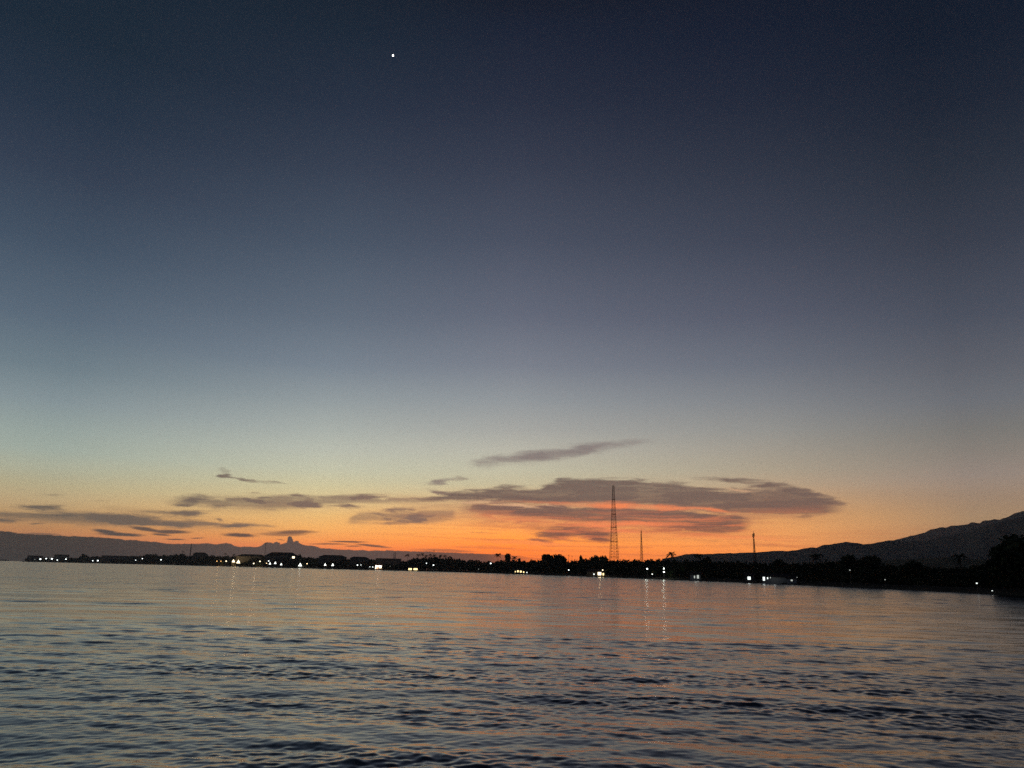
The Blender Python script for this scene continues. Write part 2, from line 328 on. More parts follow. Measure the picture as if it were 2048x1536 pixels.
# ------------------------------------------------------------------ water
def wave_height(X, Y, lam_min):
    """sea surface height; each wave is left out of the rows whose vertices are too far apart to carry it"""
    rs = np.random.RandomState(7)
    Z = np.zeros_like(X); lm = lam_min.min(axis=1)
    def patches(n, l0, l1, sx, seed):
        r = np.random.RandomState(seed); p = np.zeros_like(X)
        for k in range(n):
            L = r.uniform(l0, l1); a = r.uniform(-.8, .8) + math.pi/2
            p += np.sin((X*np.cos(a)*sx+Y*np.sin(a))*2*np.pi/L + r.uniform(0, 6.28))
        p = np.clip(.5+.5*p/math.sqrt(n)*1.1, 0, 1)
        return p*p*(3-2*p)
    big = patches(9, 8, 40, .4, 3); small = patches(12, 1.5, 6, .55, 5)
    rr = np.hypot(X+1.5, Y)
    near = 1.25*np.exp(-((rr-10.3)/2.4)**2) + .35*np.exp(-((rr-21)/3.0)**2)
    big = np.clip(big*.65 + near*.7, 0, 1.45)
    m_mid = .5 + 1.0*big
    m_fine = (.50 + .75*big)*(.55 + .75*small)
    NW = 110
    for k in range(NW):
        t = k/(NW-1.)
        L = 7.0*(0.13/7.0)**t
        ang = rs.normal(-.10, 0.20 + .66*t) + math.pi/2
        slope = .0032 + .0100*min(1, max(0, t-.25)*2.2)
        amp = slope*L/(2*np.pi)*1.5
        kx, ky = np.cos(ang)*2*np.pi/L, np.sin(ang)*2*np.pi/L
        ph = rs.uniform(0, 6.28)
        n = int(np.searchsorted(lm, L))
        if n < 2: continue
        Xs, Ys = X[:n], Y[:n]
        w = np.clip((L - lam_min[:n])/(lam_min[:n]*.8), 0, 1)
        arg = Xs*kx+Ys*ky+ph
        s = np.sin(arg + .35*np.sin(arg*.37+ph*3))
        m = m_fine[:n] if L < 1.1 else (m_mid[:n] if L < 3 else 1.0)
        Z[:n] += amp*w*m*s
    return Z
def build_water():
    az = list(np.linspace(-44, 44, 1150)) 
    coarse = list(np.linspace(46, 314, 90))
    az = np.radians(np.array(az+coarse)); nA = len(az)
    inv = np.linspace(1/6.0, 1/170.0, 1500)
    r = np.concatenate([[.4, 1.2, 2.2, 3.2, 4.2, 5.0], 1/inv, np.geomspace(178, 8600, 70)])
    dr = np.gradient(r)
    A, Rr = np.meshgrid(az, r); _, DR = np.meshgrid(az, dr)
    X = Rr*np.sin(A); Y = Rr*np.cos(A)
    Z = np.zeros_like(X)
    n = np.searchsorted(r, 400)
    dense = 1150
    Z[:n, :dense] = wave_height(X[:n, :dense], Y[:n, :dense], np.maximum(DR[:n, :dense], Rr[:n, :dense]*.00134)*2.4)
    fade = np.clip((math.radians(44)-np.abs(A))/math.radians(3), 0, 1)
    Z *= fade
    co = np.stack([X, Y, Z], -1).reshape(-1, 3).astype(np.float32)
    nr = len(r)
    i = np.arange(nr-1)[:, None]; j = np.arange(nA)[None, :]
    j2 = (j+1) % nA
    f = np.stack([i*nA+j, (i+1)*nA+j, (i+1)*nA+j2, i*nA+j2], -1).reshape(-1, 4)
    me = bpy.data.meshes.new('water')
    me.vertices.add(len(co)); me.vertices.foreach_set('co', co.ravel())
    me.loops.add(f.size); me.loops.foreach_set('vertex_index', f.ravel().astype(np.int32))
    me.polygons.add(len(f)); me.polygons.foreach_set('loop_start', np.arange(0, f.size, 4, dtype=np.int32))
    me.polygons.foreach_set('loop_total', np.full(len(f), 4, dtype=np.int32))
    me.update(); me.validate()
    me.polygons.foreach_set('use_smooth', np.ones(len(me.polygons), dtype=bool))
    if me.polygons[5000].normal.z < 0: me.flip_normals()
    o = bpy.data.objects.new('water', me); C.objects.link(o); o['kind'] = 'structure'
    o['label'] = 'rippled dark sea reflecting the orange and grey evening sky'; 
    m = bpy.data.materials.new('sea_water'); m.use_nodes = True; t = m.node_tree
    b = t.nodes['Principled BSDF']
    b.inputs['Base Color'].default_value = (.020, .030, .036, 1)
    b.inputs['IOR'].default_value = 1.58; b.inputs['Roughness'].default_value = .07
    g = N(t, 'ShaderNodeNewGeometry')
    pos = g.outputs['Position']
    big = noise(t, vscale(t, pos, (.02, .05, 0)), 1.0, 4, .6)
    mid = noise(t, vscale(t, pos, (.10, .22, 0)), 1.0, 4, .6)
    n1 = noise(t, vscale(t, pos, (2.2, 4.0, 0)), 1.0, 4, .65, out=1)
    n2 = noise(t, vscale(t, pos, (.30, .75, 0)), 1.0, 4, .6, out=1)
    dist = N(t, 'ShaderNodeVectorMath', operation='LENGTH'); t.links.new(pos, dist.inputs[0])
    far = mrange(t, dist.outputs['Value'], 12, 110)
    gust = math_(t, 'MULTIPLY', mrange(t, big, .35, .65, .55, 1.25), mrange(t, mid, .42, .66, .6, 1.9))
    def scaled(v, amp):
        c = vop(t, 'SUBTRACT', v, (.5, .5, .5))
        s = N(t, 'ShaderNodeVectorMath', operation='SCALE'); t.links.new(c, s.inputs[0]); t.links.new(amp, s.inputs['Scale'])
        return s.outputs[0]
    v1 = scaled(n1, math_(t, 'MULTIPLY', gust, math_(t, 'MULTIPLY_ADD', far, -.02, .09)))
    v2 = scaled(n2, math_(t, 'MULTIPLY', math_(t, 'MULTIPLY', far, gust), .09))
    # steep little fronts facing the open water, in gusty clusters
    fr = noise(t, vscale(t, pos, (.22, .34, 0)), 1.0, 5, .68)
    steep = math_(t, 'MULTIPLY', mrange(t, fr, .54, .66, 0., -.22), math_(t, 'MULTIPLY', far, mrange(t, big, .38, .60, .35, 1.1)))
    cf = N(t, 'ShaderNodeCombineXYZ'); t.links.new(steep, cf.inputs[1])
    tot = vop(t, 'MULTIPLY', vop(t, 'ADD', vop(t, 'ADD', v1, v2), cf.outputs[0]), (1, 1, 0))
    nn = vop(t, 'ADD', g.outputs['Normal'], tot)
    nm = N(t, 'ShaderNodeVectorMath', operation='NORMALIZE'); t.links.new(nn, nm.inputs[0])
    t.links.new(nm.outputs[0], b.inputs['Normal'])
    t.links.new(math_(t, 'MULTIPLY', math_(t, 'MULTIPLY_ADD', far, .04, .15), mrange(t, mid, .42, .66, .9, 1.25)), b.inputs['Roughness'])
    me.materials.append(m)
build_water()

# ------------------------------------------------------------------ helpers
def tag(o, label=None, cat=None, group=None, kind=None):
    if label: o['label'] = label
    if cat: o['category'] = cat
    if group: o['group'] = group
    if kind: o['kind'] = kind
    return o
def empty(name, loc, rz=0., label=None, cat=None, group=None):
    o = bpy.data.objects.new(name, None); C.objects.link(o); o.location = loc; o.rotation_euler = (0, 0, rz)
    o.empty_display_size = .5
    return tag(o, label, cat, group)
class MB:
    def __init__(s): s.v = []; s.f = []
    def add(s, v, f):
        n = len(s.v); s.v += [tuple(p) for p in v]; s.f += [tuple(i+n for i in q) for q in f]
    def box(s, x0, x1, y0, y1, z0, z1):
        s.add([(x0,y0,z0),(x1,y0,z0),(x1,y1,z0),(x0,y1,z0),(x0,y0,z1),(x1,y0,z1),(x1,y1,z1),(x0,y1,z1)],
              [(0,3,2,1),(4,5,6,7),(0,1,5,4),(1,2,6,5),(2,3,7,6),(3,0,4,7)])
    def bar(s, a, b, r0, r1=None, n=5):
        r1 = r0 if r1 is None else r1
        a = Vector(a); b = Vector(b); d = (b-a)
        if d.length < 1e-6: return
        d.normalize(); u = d.orthogonal().normalized(); w = d.cross(u)
        vs = []
        for p, r in ((a, r0), (b, r1)):
            for k in range(n):
                t = 2*math.pi*k/n; vs.append(p+u*math.cos(t)*r+w*math.sin(t)*r)
        fs = [(k, (k+1) % n, n+(k+1) % n, n+k) for k in range(n)] + [tuple(range(n-1, -1, -1)), tuple(range(n, 2*n))]
        s.add(vs, fs)
    def ball(s, c, rx, ry, rz, n=10, m=6):
        vs = [(c[0], c[1], c[2]-rz)]
        for i in range(1, m):
            ph = math.pi*i/m
            for k in range(n):
                t = 2*math.pi*k/n
                vs.append((c[0]+rx*math.sin(ph)*math.cos(t), c[1]+ry*math.sin(ph)*math.sin(t), c[2]-rz*math.cos(ph)))
        vs.append((c[0], c[1], c[2]+rz)); fs = []
        for k in range(n):
            fs.append((0, 1+(k+1) % n, 1+k))
            for i in range(m-2):
                a = 1+i*n; b = 1+(i+1)*n
                fs.append((a+k, a+(k+1) % n, b+(k+1) % n, b+k))
            e = 1+(m-2)*n; fs.append((e+k, e+(k+1) % n, len(vs)-1))
        s.add(vs, fs)
    def build(s, name, m, parent=None, smooth=False):
        me = bpy.data.meshes.new(name); me.from_pydata(s.v, [], s.f); me.update()
        if smooth: me.polygons.foreach_set('use_smooth', [True]*len(me.polygons))
        me.materials.append(m)
        o = bpy.data.objects.new(name, me); C.objects.link(o)
        if parent: o.parent = parent
        return o

# distance of the shore along the picture
_DX = np.array([0, 50, 300, 600, 900, 1160, 1420, 1600, 1720, 1900, 2048, 2300, 2700])
_DD = np.array([4500, 3300, 2500, 1400, 1000, 560, 345, 270, 230, 192, 166, 135, 110])
def shore(px): return 1/np.interp(px, _DX, 1/_DD)
def water_y(px):
    """photo row of the shoreline"""
    D = shore(px); return horizon_y(px) + CAMH/D*FPX
def base(px, D):
    p = at(px, horizon_y(px), D); p.z = ground_z(px, D); return p
def ground_z(px, D):
    s = max(0., D - shore(px)); return min(1.6, .15 + s*.05) if s > 0 else .15
def height_at(px, py, D): return at(px, py, D).z

# ------------------------------------------------------------------ land
def build_land():
    xs = [45]+list(range(60, 2700, 20)); vs = []; fs = []
    rows = [0, 8, 30, 120, 700, 2500, 4300]
    rs = random.Random(3)
    for px in xs:
        D0 = shore(px)*(1+.006*math.sin(px*.05)+.004*rs.uniform(-1, 1))
        for k, r in enumerate(rows):
            p = at(px, horizon_y(px), D0+r)
            z = (-.4, .35, 1.5, 1.8, 2.2, 3, 3)[k]
            vs.append((p.x, p.y, z))
    n = len(rows)
    for i in range(len(xs)-1):
        for k in range(n-1):
            fs.append((i*n+k, (i+1)*n+k, (i+1)*n+k+1, i*n+k+1))
    mb = MB(); mb.add(vs, fs); tag(mb.build('ground', M_ground), kind='structure')
build_land()

def ridge(name, pts, D, depth, m, amp=.16, seed=1, jag=1.0):
    """a mountain as terrain: foot towards the sea, crest along pts, far slope falling away"""
    rs = np.random.RandomState(seed)
    xs = np.arange(pts[0][0], pts[-1][0]+.1, 6.)
    ys = np.interp(xs, [p[0] for p in pts], [p[1] for p in pts])
    ys = ys + (np.sin(xs*.11+seed)*.35 + np.sin(xs*.29+seed*3)*.3 + rs.uniform(-.45, .45, len(xs)))*jag
    nv = 26; vs = []; fs = []
    for i, (px, py) in enumerate(zip(xs, ys)):
        top = at(px, py, D).z
        for k in range(nv):
            t = k/(nv-1)                           # 0 foot, .6 crest, 1 behind
            if t <= .6:
                u = t/.6; d = D-depth*(1-u); prof = u**1.25
            else:
                u = (t-.6)/.4; d = D+depth*u; prof = 1-u**1.2*.9
            g = math.sin(px*.021+k*.5+seed)*.4+math.sin(px*.057-k*.35)*.35+math.sin(px*.13+k*.9+seed*2)*.25
            z = top*prof*(1+amp*g*math.sin(math.pi*min(1, t/.6))*1.5 if t < .6 else 1)
            if k == round(.6*(nv-1)): z = top
            p = at(px, horizon_y(px), d); vs.append((p.x, p.y, max(z, 1.0)))
    for i in range(len(xs)-1):
        for k in range(nv-1):
            fs.append((i*nv+k, (i+1)*nv+k, (i+1)*nv+k+1, i*nv+k+1))
    mb = MB(); mb.add(vs, fs); return tag(mb.build(name, m, smooth=True), kind='structure')
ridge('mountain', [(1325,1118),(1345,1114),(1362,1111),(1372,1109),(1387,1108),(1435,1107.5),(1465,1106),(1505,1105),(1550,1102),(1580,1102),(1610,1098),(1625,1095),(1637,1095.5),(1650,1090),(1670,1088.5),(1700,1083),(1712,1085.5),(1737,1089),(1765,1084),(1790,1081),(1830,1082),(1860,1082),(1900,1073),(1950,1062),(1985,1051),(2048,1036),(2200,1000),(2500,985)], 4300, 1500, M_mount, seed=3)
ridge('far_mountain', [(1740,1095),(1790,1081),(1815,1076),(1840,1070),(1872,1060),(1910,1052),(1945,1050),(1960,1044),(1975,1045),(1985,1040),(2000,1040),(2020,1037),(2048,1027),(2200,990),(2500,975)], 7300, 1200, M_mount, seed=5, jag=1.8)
ridge('hills', [(1560,1140),(1640,1124),(1720,1122),(1800,1119),(1870,1116),(1900,1114),(1950,1118),(2000,1120),(2100,1110),(2300,1100)], 1500, 500, M_wood, seed=8)
ridge('far_headland', [(-60,1119.8),(0,1118.9),(16,1119.2),(23,1120.4)], 7600, 300, M_mount, seed=2, jag=0)

# ------------------------------------------------------------------ foliage
def leaf_cloud(n, seed, lobes, size, flat=.75):
    """n leaf-clump quads through the volume of several lobes (unit crown, base at z=0, top z=1, radius about .5)"""
    rs = np.random.RandomState(seed)
    L = []
    for k in range(lobes):
        a = rs.uniform(0, 6.28); r = rs.uniform(.0, .30)
        L.append((r*np.cos(a), r*np.sin(a), rs.uniform(.32, .74), rs.uniform(.16, .28)))
    L.append((0, 0, .5, .30))
    L = np.array(L); w = L[:, 3]**2; w /= w.sum()
    idx = rs.choice(len(L), n, p=w)
    d = rs.normal(size=(n, 3)); d /= np.linalg.norm(d, axis=1)[:, None]
    rad = (rs.uniform(.35, 1.08, n))[:, None]
    c = L[idx, :3] + d*L[idx, 3:4]*rad*np.array([1, 1, flat])
    a = rs.normal(size=(n, 3)); a /= np.linalg.norm(a, axis=1)[:, None]
    b = np.cross(a, rs.normal(size=(n, 3))); b /= np.linalg.norm(b, axis=1)[:, None]
    s = (size*rs.uniform(.5, 1.3, n))[:, None]
    q = np.stack([c-a*s-b*s*.6, c+a*s-b*s*.5, c+a*s*.8+b*s*.6, c-a*s*.9+b*s*.5], 1)
    return q                                       # n,4,3
def quads_obj(name, Q, m, parent=None):
    Q = np.ascontiguousarray(Q.reshape(-1, 3), dtype=np.float32); n = len(Q)
    me = bpy.data.meshes.new(name)
    me.vertices.add(n); me.vertices.foreach_set('co', Q.ravel())
    me.loops.add(n); me.loops.foreach_set('vertex_index', np.arange(n, dtype=np.int32))
    me.polygons.add(n//4); me.polygons.foreach_set('loop_start', np.arange(0, n, 4, dtype=np.int32))
    me.polygons.foreach_set('loop_total', np.full(n//4, 4, dtype=np.int32))
    me.update(); me.materials.append(m)
    o = bpy.data.objects.new(name, me); C.objects.link(o)
    if parent: o.parent = parent
    return o

# outline of the wooded shore against the sky (photo pixels)
OUT = [(50,1116),(60,1114),(75,1113),(95,1114),(107,1114),(120,1111.5),(130,1112),(140,1114),(150,1116),(158,1114),(164,1110),(170,1109),(176,1112),(190,1112),(205,1112),(214,1113),(225,1111.5),(238,1112.5),(250,1111),(275,1110.5),(286,1108),(305,1107),(316,1109),(330,1108),(338,1109),(346,1107),(362,1105.5),(370,1109),(384,1109),(392,1106),(405,1106),(412,1109),(424,1111),(440,1111),(448,1109),(456,1110),(470,1111),(480,1112),(500,1110.5),(527,1112),(540,1110),(560,1109),(570,1112),(578,1116),(588,1116),(594,1112),(598,1110),(606,1112),(620,1113.5),(632,1114),(645,1113),(668,1112),(690,1114),(700,1116),(716,1115.5),(730,1116),(750,1117),(780,1119),(800,1119.5),(812,1119),(822,1115),(835,1112.5),(860,1112),(885,1112),(905,1114),(930,1118),(942,1119),(960,1120.5),(990,1121),(1010,1119),(1030,1118),(1045,1119),(1054,1121),(1064,1119),(1085,1117),(1100,1116),(1130,1117),(1142,1119),(1152,1118),(1160,1118),(1172,1115),(1190,1113),(1197,1117),(1206,1115),(1213,1118),(1230,1117),(1265,1117),(1290,1116),(1300,1115),(1312,1116),(1330,1117),(1355,1117),(1372,1117),(1382,1120),(1396,1118),(1416,1115),(1428,1118),(1440,1120),(1470,1122),(1500,1121),(1540,1123),(1560,1121),(1600,1124),(1625,1123),(1650,1121),(1662,1119),(1680,1121),(1700,1114),(1712,1121),(1738,1116),(1760,1123),(1790,1131),(1808,1128),(1825,1125),(1850,1132),(1900,1133),(1925,1130),(1960,1131),(1985,1122),(2000,1110),(2100,1090),(2300,1080),(2600,1060)]
ox = [p[0] for p in OUT]; oy = [p[1] for p in OUT]
tmpl = [leaf_cloud(260, s, 6, .075) for s in range(6)]
def wood_mass(name, x0, x1, label, seed):
    rs = np.random.RandomState(seed); Qs = []
    for off, hf, jit in ((12, .38, .25), (28, .62, .22), (48, .86, .12), (75, .97, .07)):
        px = x0
        while px < x1:
            D = shore(px)*(1+off/900.) + off
            top = at(px, np.interp(px, ox, oy), D).z
            g = ground_z(px, D)
            H = max(1.8, (top-g)*hf*(1+rs.uniform(-jit, jit*.3)) )
            if off == 75: H = max(1.8, (top-g)*rs.uniform(.9, 1.0))
            wd = H*rs.uniform(.9, 1.35)
            step_px = wd*.42/D*FPX
            q = tmpl[rs.randint(6)]; a = rs.uniform(0, 6.28)
            ca, sa = math.cos(a), math.sin(a)
            p = base(px, D)
            zt = q[..., 2].max()*.97
            X = (q[..., 0]*ca-q[..., 1]*sa)*wd + p.x; Y = (q[..., 0]*sa+q[..., 1]*ca)*wd + p.y
            Z = (q[..., 2]-.12)/(zt-.12)*H + g
            Qs.append(np.stack([X, Y, Z], -1))
            px += max(step_px, .8)
    tag(quads_obj(name, np.concatenate(Qs), M_wood), label, 'woodland', kind='stuff')
wood_mass('woodland', 52, 2420, 'black mass of trees and bushes lining the whole far shore', 11)

# trees that stand out
def palm(px, top_py, D, label, seed, spread=1., group='coconut palms rising above the shore wood', n_fr=15, hscale=1.):
    rs = random.Random(seed); p = base(px, D); H = (at(px, top_py, D).z - p.z)
    t = empty('palm_tree', p, rs.uniform(0, 6.28), label, 'palm tree', group)
    lean = rs.uniform(-.08, .08)*H; fl = 3.2*spread
    Ht = H - fl*.28
    tk = MB(); prev = Vector((0, 0, 0))
    for k in range(1, 9):
        u = k/8; q = Vector((lean*u*u, .02*H*u, Ht*u)); tk.bar(prev, q, .26-.12*(u-.125), .26-.12*u, 7); prev = q
    tk.build('trunk', M_bark, t)
    cr = MB(); c = prev
    for k in range(n_fr):
        a = 2*math.pi*k/n_fr + rs.uniform(-.2, .2); up = rs.uniform(-.25, 1.0); L = fl*rs.uniform(.8, 1.1)
        pts = []
        for i in range(9):
            u = i/8; r_ = L*(u*math.cos(up*.7)*(1-.15*u)); z_ = L*(u*math.sin(up*.9+.15) - .62*u*u*(1.0-.25*up))
            pts.append(c + Vector((r_*math.cos(a), r_*math.sin(a), z_)))
        sd = Vector((-math.sin(a), math.cos(a), 0))
        for i in range(8):
            w = .5*spread*math.sin(math.pi*min(1, (i+.8)/8.6))**.6
            a0, b0 = pts[i], pts[i+1]
            cr.bar(a0, b0, .04, .03, 3)
            for sg in (-1, 1):
                for m_ in (0., .5):
                    s0 = a0.lerp(b0, m_); s1 = a0.lerp(b0, m_+.42)
                    tip = sd*sg*w + Vector((0, 0, -w*.75)) + (b0-a0)*.6
                    cr.add([s0, s1, s1+tip*.95, s0+tip], [(0, 1, 2, 3)])
    cr.build('crown', M_palm, t)
    return t
def broad(px, top_py, D, label, seed, wid, lobes=7, n=1500, crown_from=.3, cat='tree', group=None, lf=.05):
    rs = random.Random(seed); p = base(px, D); H = (at(px, top_py, D).z - p.z)
    t = empty('broadleaf_tree', p, rs.uniform(0, 6.28), label, cat, group)
    tr = MB(); tr.bar((0, 0, 0), (0, 0, H*.38), H*.035, H*.024, 8)
    for k in range(7):
        a = 2*math.pi*k/7+rs.uniform(-.3, .3); r_ = wid*.26*rs.uniform(.6, 1.2)
        mid = Vector((r_*.5*math.cos(a), r_*.5*math.sin(a), H*.56)); tr.bar((0, 0, H*.35), mid, H*.016, H*.010, 5)
        tr.bar(mid, (r_*1.2*math.cos(a+.2), r_*1.2*math.sin(a+.2), H*rs.uniform(.68, .84)), H*.010, H*.004, 5)
    tr.build('trunk', M_bark, t)
    q = leaf_cloud(n, seed, lobes, lf, .8).copy()
    zmin, zmax = q[..., 2].min(), np.quantile(q[..., 2], .997)
    q[..., 0] *= wid; q[..., 1] *= wid
    q[..., 2] = (q[..., 2]-zmin)/(zmax-zmin)*(H*(1-crown_from)) + H*crown_from
    quads_obj('crown', q, M_leaf, t)
    return t
PALMS = [(815,1108,35,'ragged palm at the left end of the palm row by the yellow lit windows'),
 (835,1108.5,60,'slender palm just right of the ragged one in the palm row'),
 (841,1106.5,70,'tallest thin palm in the left half of the palm row'),
 (850,1110,60,'short bushy palm in the middle of the palm row'),
 (860,1108,75,'narrow palm left of the thin roof mast in the palm row'),
 (868,1109,60,'palm standing right under the thin roof mast'),
 (880,1109,75,'first of three palms right of the thin roof mast'),
 (889,1110,65,'middle of three palms right of the thin roof mast'),
 (898,1112,70,'last low palm at the right end of the palm row'),
 (996,1107,60,'lone palm with drooping fronds left of the round topped tree'),
 (1027,1113,55,'low palm close to the right of the round topped tree'),
 (364,1102.5,80,'small palm tip poking above the left wood between the two masts'),
 (450,1106.5,40,'palm above the amber lit resort, left of the glowing huts'),
 (467,1108,50,'palm right behind the two glowing resort huts'),
 (1345,1104.5,60,'palm with wide fronds against orange sky where the mountain begins'),
 (1396,1108,60,'dark palm in front of the low end of the mountain'),
 (1635,1107,35,'large palm in front of the mountain right of the third mast'),
 (1925,1108,60,'thin palm silhouetted on the dark hill near the right edge')]
for i, (px, py, off, lb) in enumerate(PALMS):
    palm(px, py, shore(px)+off, lb, 40+i, spread={0:1.5,9:1.5,14:1.1,15:1.0,16:.95,17:.8}.get(i, 1.25))
broad(1016, 1106.5, shore(1016)+70, 'round topped tree standing between two palms on the central shore', 71, 7.5, 5, 900, .45, lf=.07)
broad(1098, 1108.5, shore(1098)+60, 'wide spreading tree with flat crown, left of a touching pair', 72, 17, 8, 1600, .3, group='spreading trees left of the big lattice tower', lf=.05)
broad(1120, 1109, shore(1120)+65, 'wide spreading tree, right of a touching pair beside thin poles', 73, 15, 8, 1500, .3, group='spreading trees left of the big lattice tower', lf=.05)
broad(1161, 1111, shore(1161)+60, 'small pointed tree between the thin poles and the big tower', 74, 4.0, 4, 600, .3, lf=.07)
broad(1190, 1111.5, shore(1190)+60, 'bumpy dark tree close left of the big lattice tower', 75, 11, 7, 1200, .3, lf=.06)
broad(1209, 1111, shore(1209)+62, 'rounded dark tree touching the left foot of the big tower', 76, 6, 5, 800, .3, lf=.07)
broad(1416, 1113, shore(1416)+50, 'dark round tree in front of the mountain right of a palm', 77, 5, 5, 900, .3, lf=.07)
broad(1693, 1110.5, shore(1693)+45, 'ragged dark tree below the mountain peak', 78, 9, 7, 1500, .3, lf=.05)
broad(1738, 1112, shore(1738)+40, 'broad dark tree on the right shore above a small light', 79, 10, 8, 1600, .3, lf=.05)
broad(1560, 1119.5, shore(1560)+30, 'dense dark tree behind the long grey house', 80, 7, 6, 1200, .3, lf=.06)
broad(1825, 1123, shore(1825)+35, 'low dark tree in the gap left of the right hand lamp', 81, 7, 6, 1200, .3, lf=.06)
broad(1040, 1116.5, shore(1040)+50, 'small bush like tree right of the palm and round tree group', 82, 5, 5, 600, .3, lf=.08)
broad(598, 1108.5, shore(598)+60, 'small dark tree between the hip roofed halls', 83, 9, 5, 600, .3, lf=.08)
broad(168, 1108, shore(168)+60, 'domed tree standing up from the far left headland', 84, 22, 5, 700, .3, lf=.08)
broad(2056, 1071, shore(2048)+18, 'huge black tree filling the right edge above the shore', 85, 14, 12, 5200, .12, lf=.04)
broad(2014, 1092, shore(2014)+16, 'lower black tree leaning out left of the huge one at the right edge', 86, 7.5, 8, 2600, .15, lf=.045)
broad(2150, 1066, shore(2150)+20, 'black tree beyond the right edge', 87, 20, 9, 2500, .15, lf=.045)

# ------------------------------------------------------------------ towers and masts
def lattice_tower(px_top, py_top, px_base, py_base, D, w_top, w_base, label, bays, legs=4, m=M_steel, r=.16, antennas=0, name='lattice_tower', group=None, plats=()):
    top = at(px_top, py_top, D).z; p = at(px_base, horizon_y(px_base), D); p.z = 1.8
    az = math.atan2(p.x, p.y); H = top-p.z
    t = empty(name, p, -az + (R(12) if legs == 4 else R(20)), label, 'tower', group)
    def corner(k, z):
        u = z/H; w = (w_base*(1-u)**1.15 + w_top*(1-(1-u)**1.15))/2
        a = 2*math.pi*k/legs + math.pi/legs
        rr = w*math.sqrt(2) if legs == 4 else w*1.15
        return Vector((rr*math.cos(a), rr*math.sin(a), z))
    if antennas: w_top = w_top*.9
    zs = [H*(1-(1-i/bays)**1.0) for i in range(bays+1)]
    for k in range(legs):
        mb = MB()
        for i in range(bays): mb.bar(corner(k, zs[i]), corner(k, zs[i+1]), r*(1.5-.7*zs[i]/H), r*(1.5-.7*zs[i+1]/H), 5)
        mb.build('leg', m, t)
    br = MB(); hz = br
    for i in range(bays):
        for k in range(legs):
            k2 = (k+1) % legs
            br.bar(corner(k, zs[i]), corner(k2, zs[i+1]), r*.55, n=4); br.bar(corner(k2, zs[i]), corner(k, zs[i+1]), r*.55, n=4)
            hz.bar(corner(k, zs[i+1]), corner(k2, zs[i+1]), r*.7, n=4)
    br.build('bracing', m, t)
    ld = MB()
    for sx in (-.25, .25): ld.bar((sx, 0, 0), (sx, 0, H), r*.4, n=4)
    for z in np.arange(1, H, 1.6): ld.bar((-.25, 0, z), (.25, 0, z), r*.35, n=4)
    ld.build('ladder', m, t)
    for z_ in plats:
        u = z_; w = (w_base*(1-u)**1.15 + w_top*(1-(1-u)**1.15))/2
        pl = MB(); pl.box(-w-.3, w+.3, -w-.3, w+.3, H*u-.15, H*u+.15); pl.build('platform', m, t)
    for k in range(antennas):
        a = 2*math.pi*k/antennas+.4; an = MB(); z = H*(.985-.02*(k % 2))
        rr = w_top*.5+.4
        an.bar((rr*math.cos(a), rr*math.sin(a), z-1.5), (rr*math.cos(a), rr*math.sin(a), z+.5), .17, n=6)
        an.bar((0, 0, z-.5), (rr*math.cos(a), rr*math.sin(a), z-.5), .09, n=4)
        an.build('antenna', M_steelg, t)
    tp = MB(); tp.bar((0, 0, H-.1), (0, 0, H+1.5), .14, .06, 5); tp.build('top_spike', m, t)
    return t
lattice_tower(1226.8, 971.5, 1228.5, 1150, 900, 1.8, 10.4, 'tallest tower, broad four legged red lattice, on the central shore', 28, 4, M_rust, .13, plats=(.19, .36, .52, .67, .84))
lattice_tower(1281, 1061.5, 1284, 1152, 820, .7, 4.2, 'slim lattice mast just right of the tallest tower', 14, 3, M_rust, .13, name='lattice_mast')
lattice_tower(1507.5, 1066.5, 1511.5, 1160, 520, .6, 2.4, 'lattice mast with antennas at its top, before the mountain', 16, 3, M_steel, .10, antennas=3, name='lattice_mast')
lattice_tower(378.5, 1087, 378.2, 1125, 2560, 1.4, 3.6, 'faint lattice mast above the left wood, against the grey cloud bank', 10, 3, M_steelg, .35, name='lattice_mast')
lattice_tower(788, 1105, 788, 1136, 1180, 2.6, 2.8, 'short square lattice mast on the flat roofed block', 7, 4, M_steelg, .12, name='lattice_mast')
def pole(px, top_py, D, r, label, group=None):
    b = base(px, D); H = at(px, top_py, D).z - b.z
    t = empty('mast', b, 0, label, 'mast', group)
    mb = MB(); mb.bar((0, 0, 0), (0, 0, H), r, r*.6, 6); mb.build('pole', M_steelg, t)
    mb = MB(); mb.bar((-r*4, 0, H*.97), (r*4, 0, H*.97), r*.6, n=4); mb.bar((-r*3, 0, H*.93), (r*3, 0, H*.93), r*.5, n=4); mb.build('crossbar', M_steelg, t)
    return t
pole(527.5, 1085, 1640, .55, 'tall thin mast beside the big hip roofed hall')
pole(866.5, 1100, 1100, .32, 'thin mast rising out of the palm row')
pole(1137.5, 1109, 700, .2, 'taller of two thin poles left of the big tower')
pole(1144, 1111, 700, .13, 'shorter of two thin poles left of the big tower')
pole(678, 1106, 1350, .25, 'short thin mast on the second hip roofed hall')

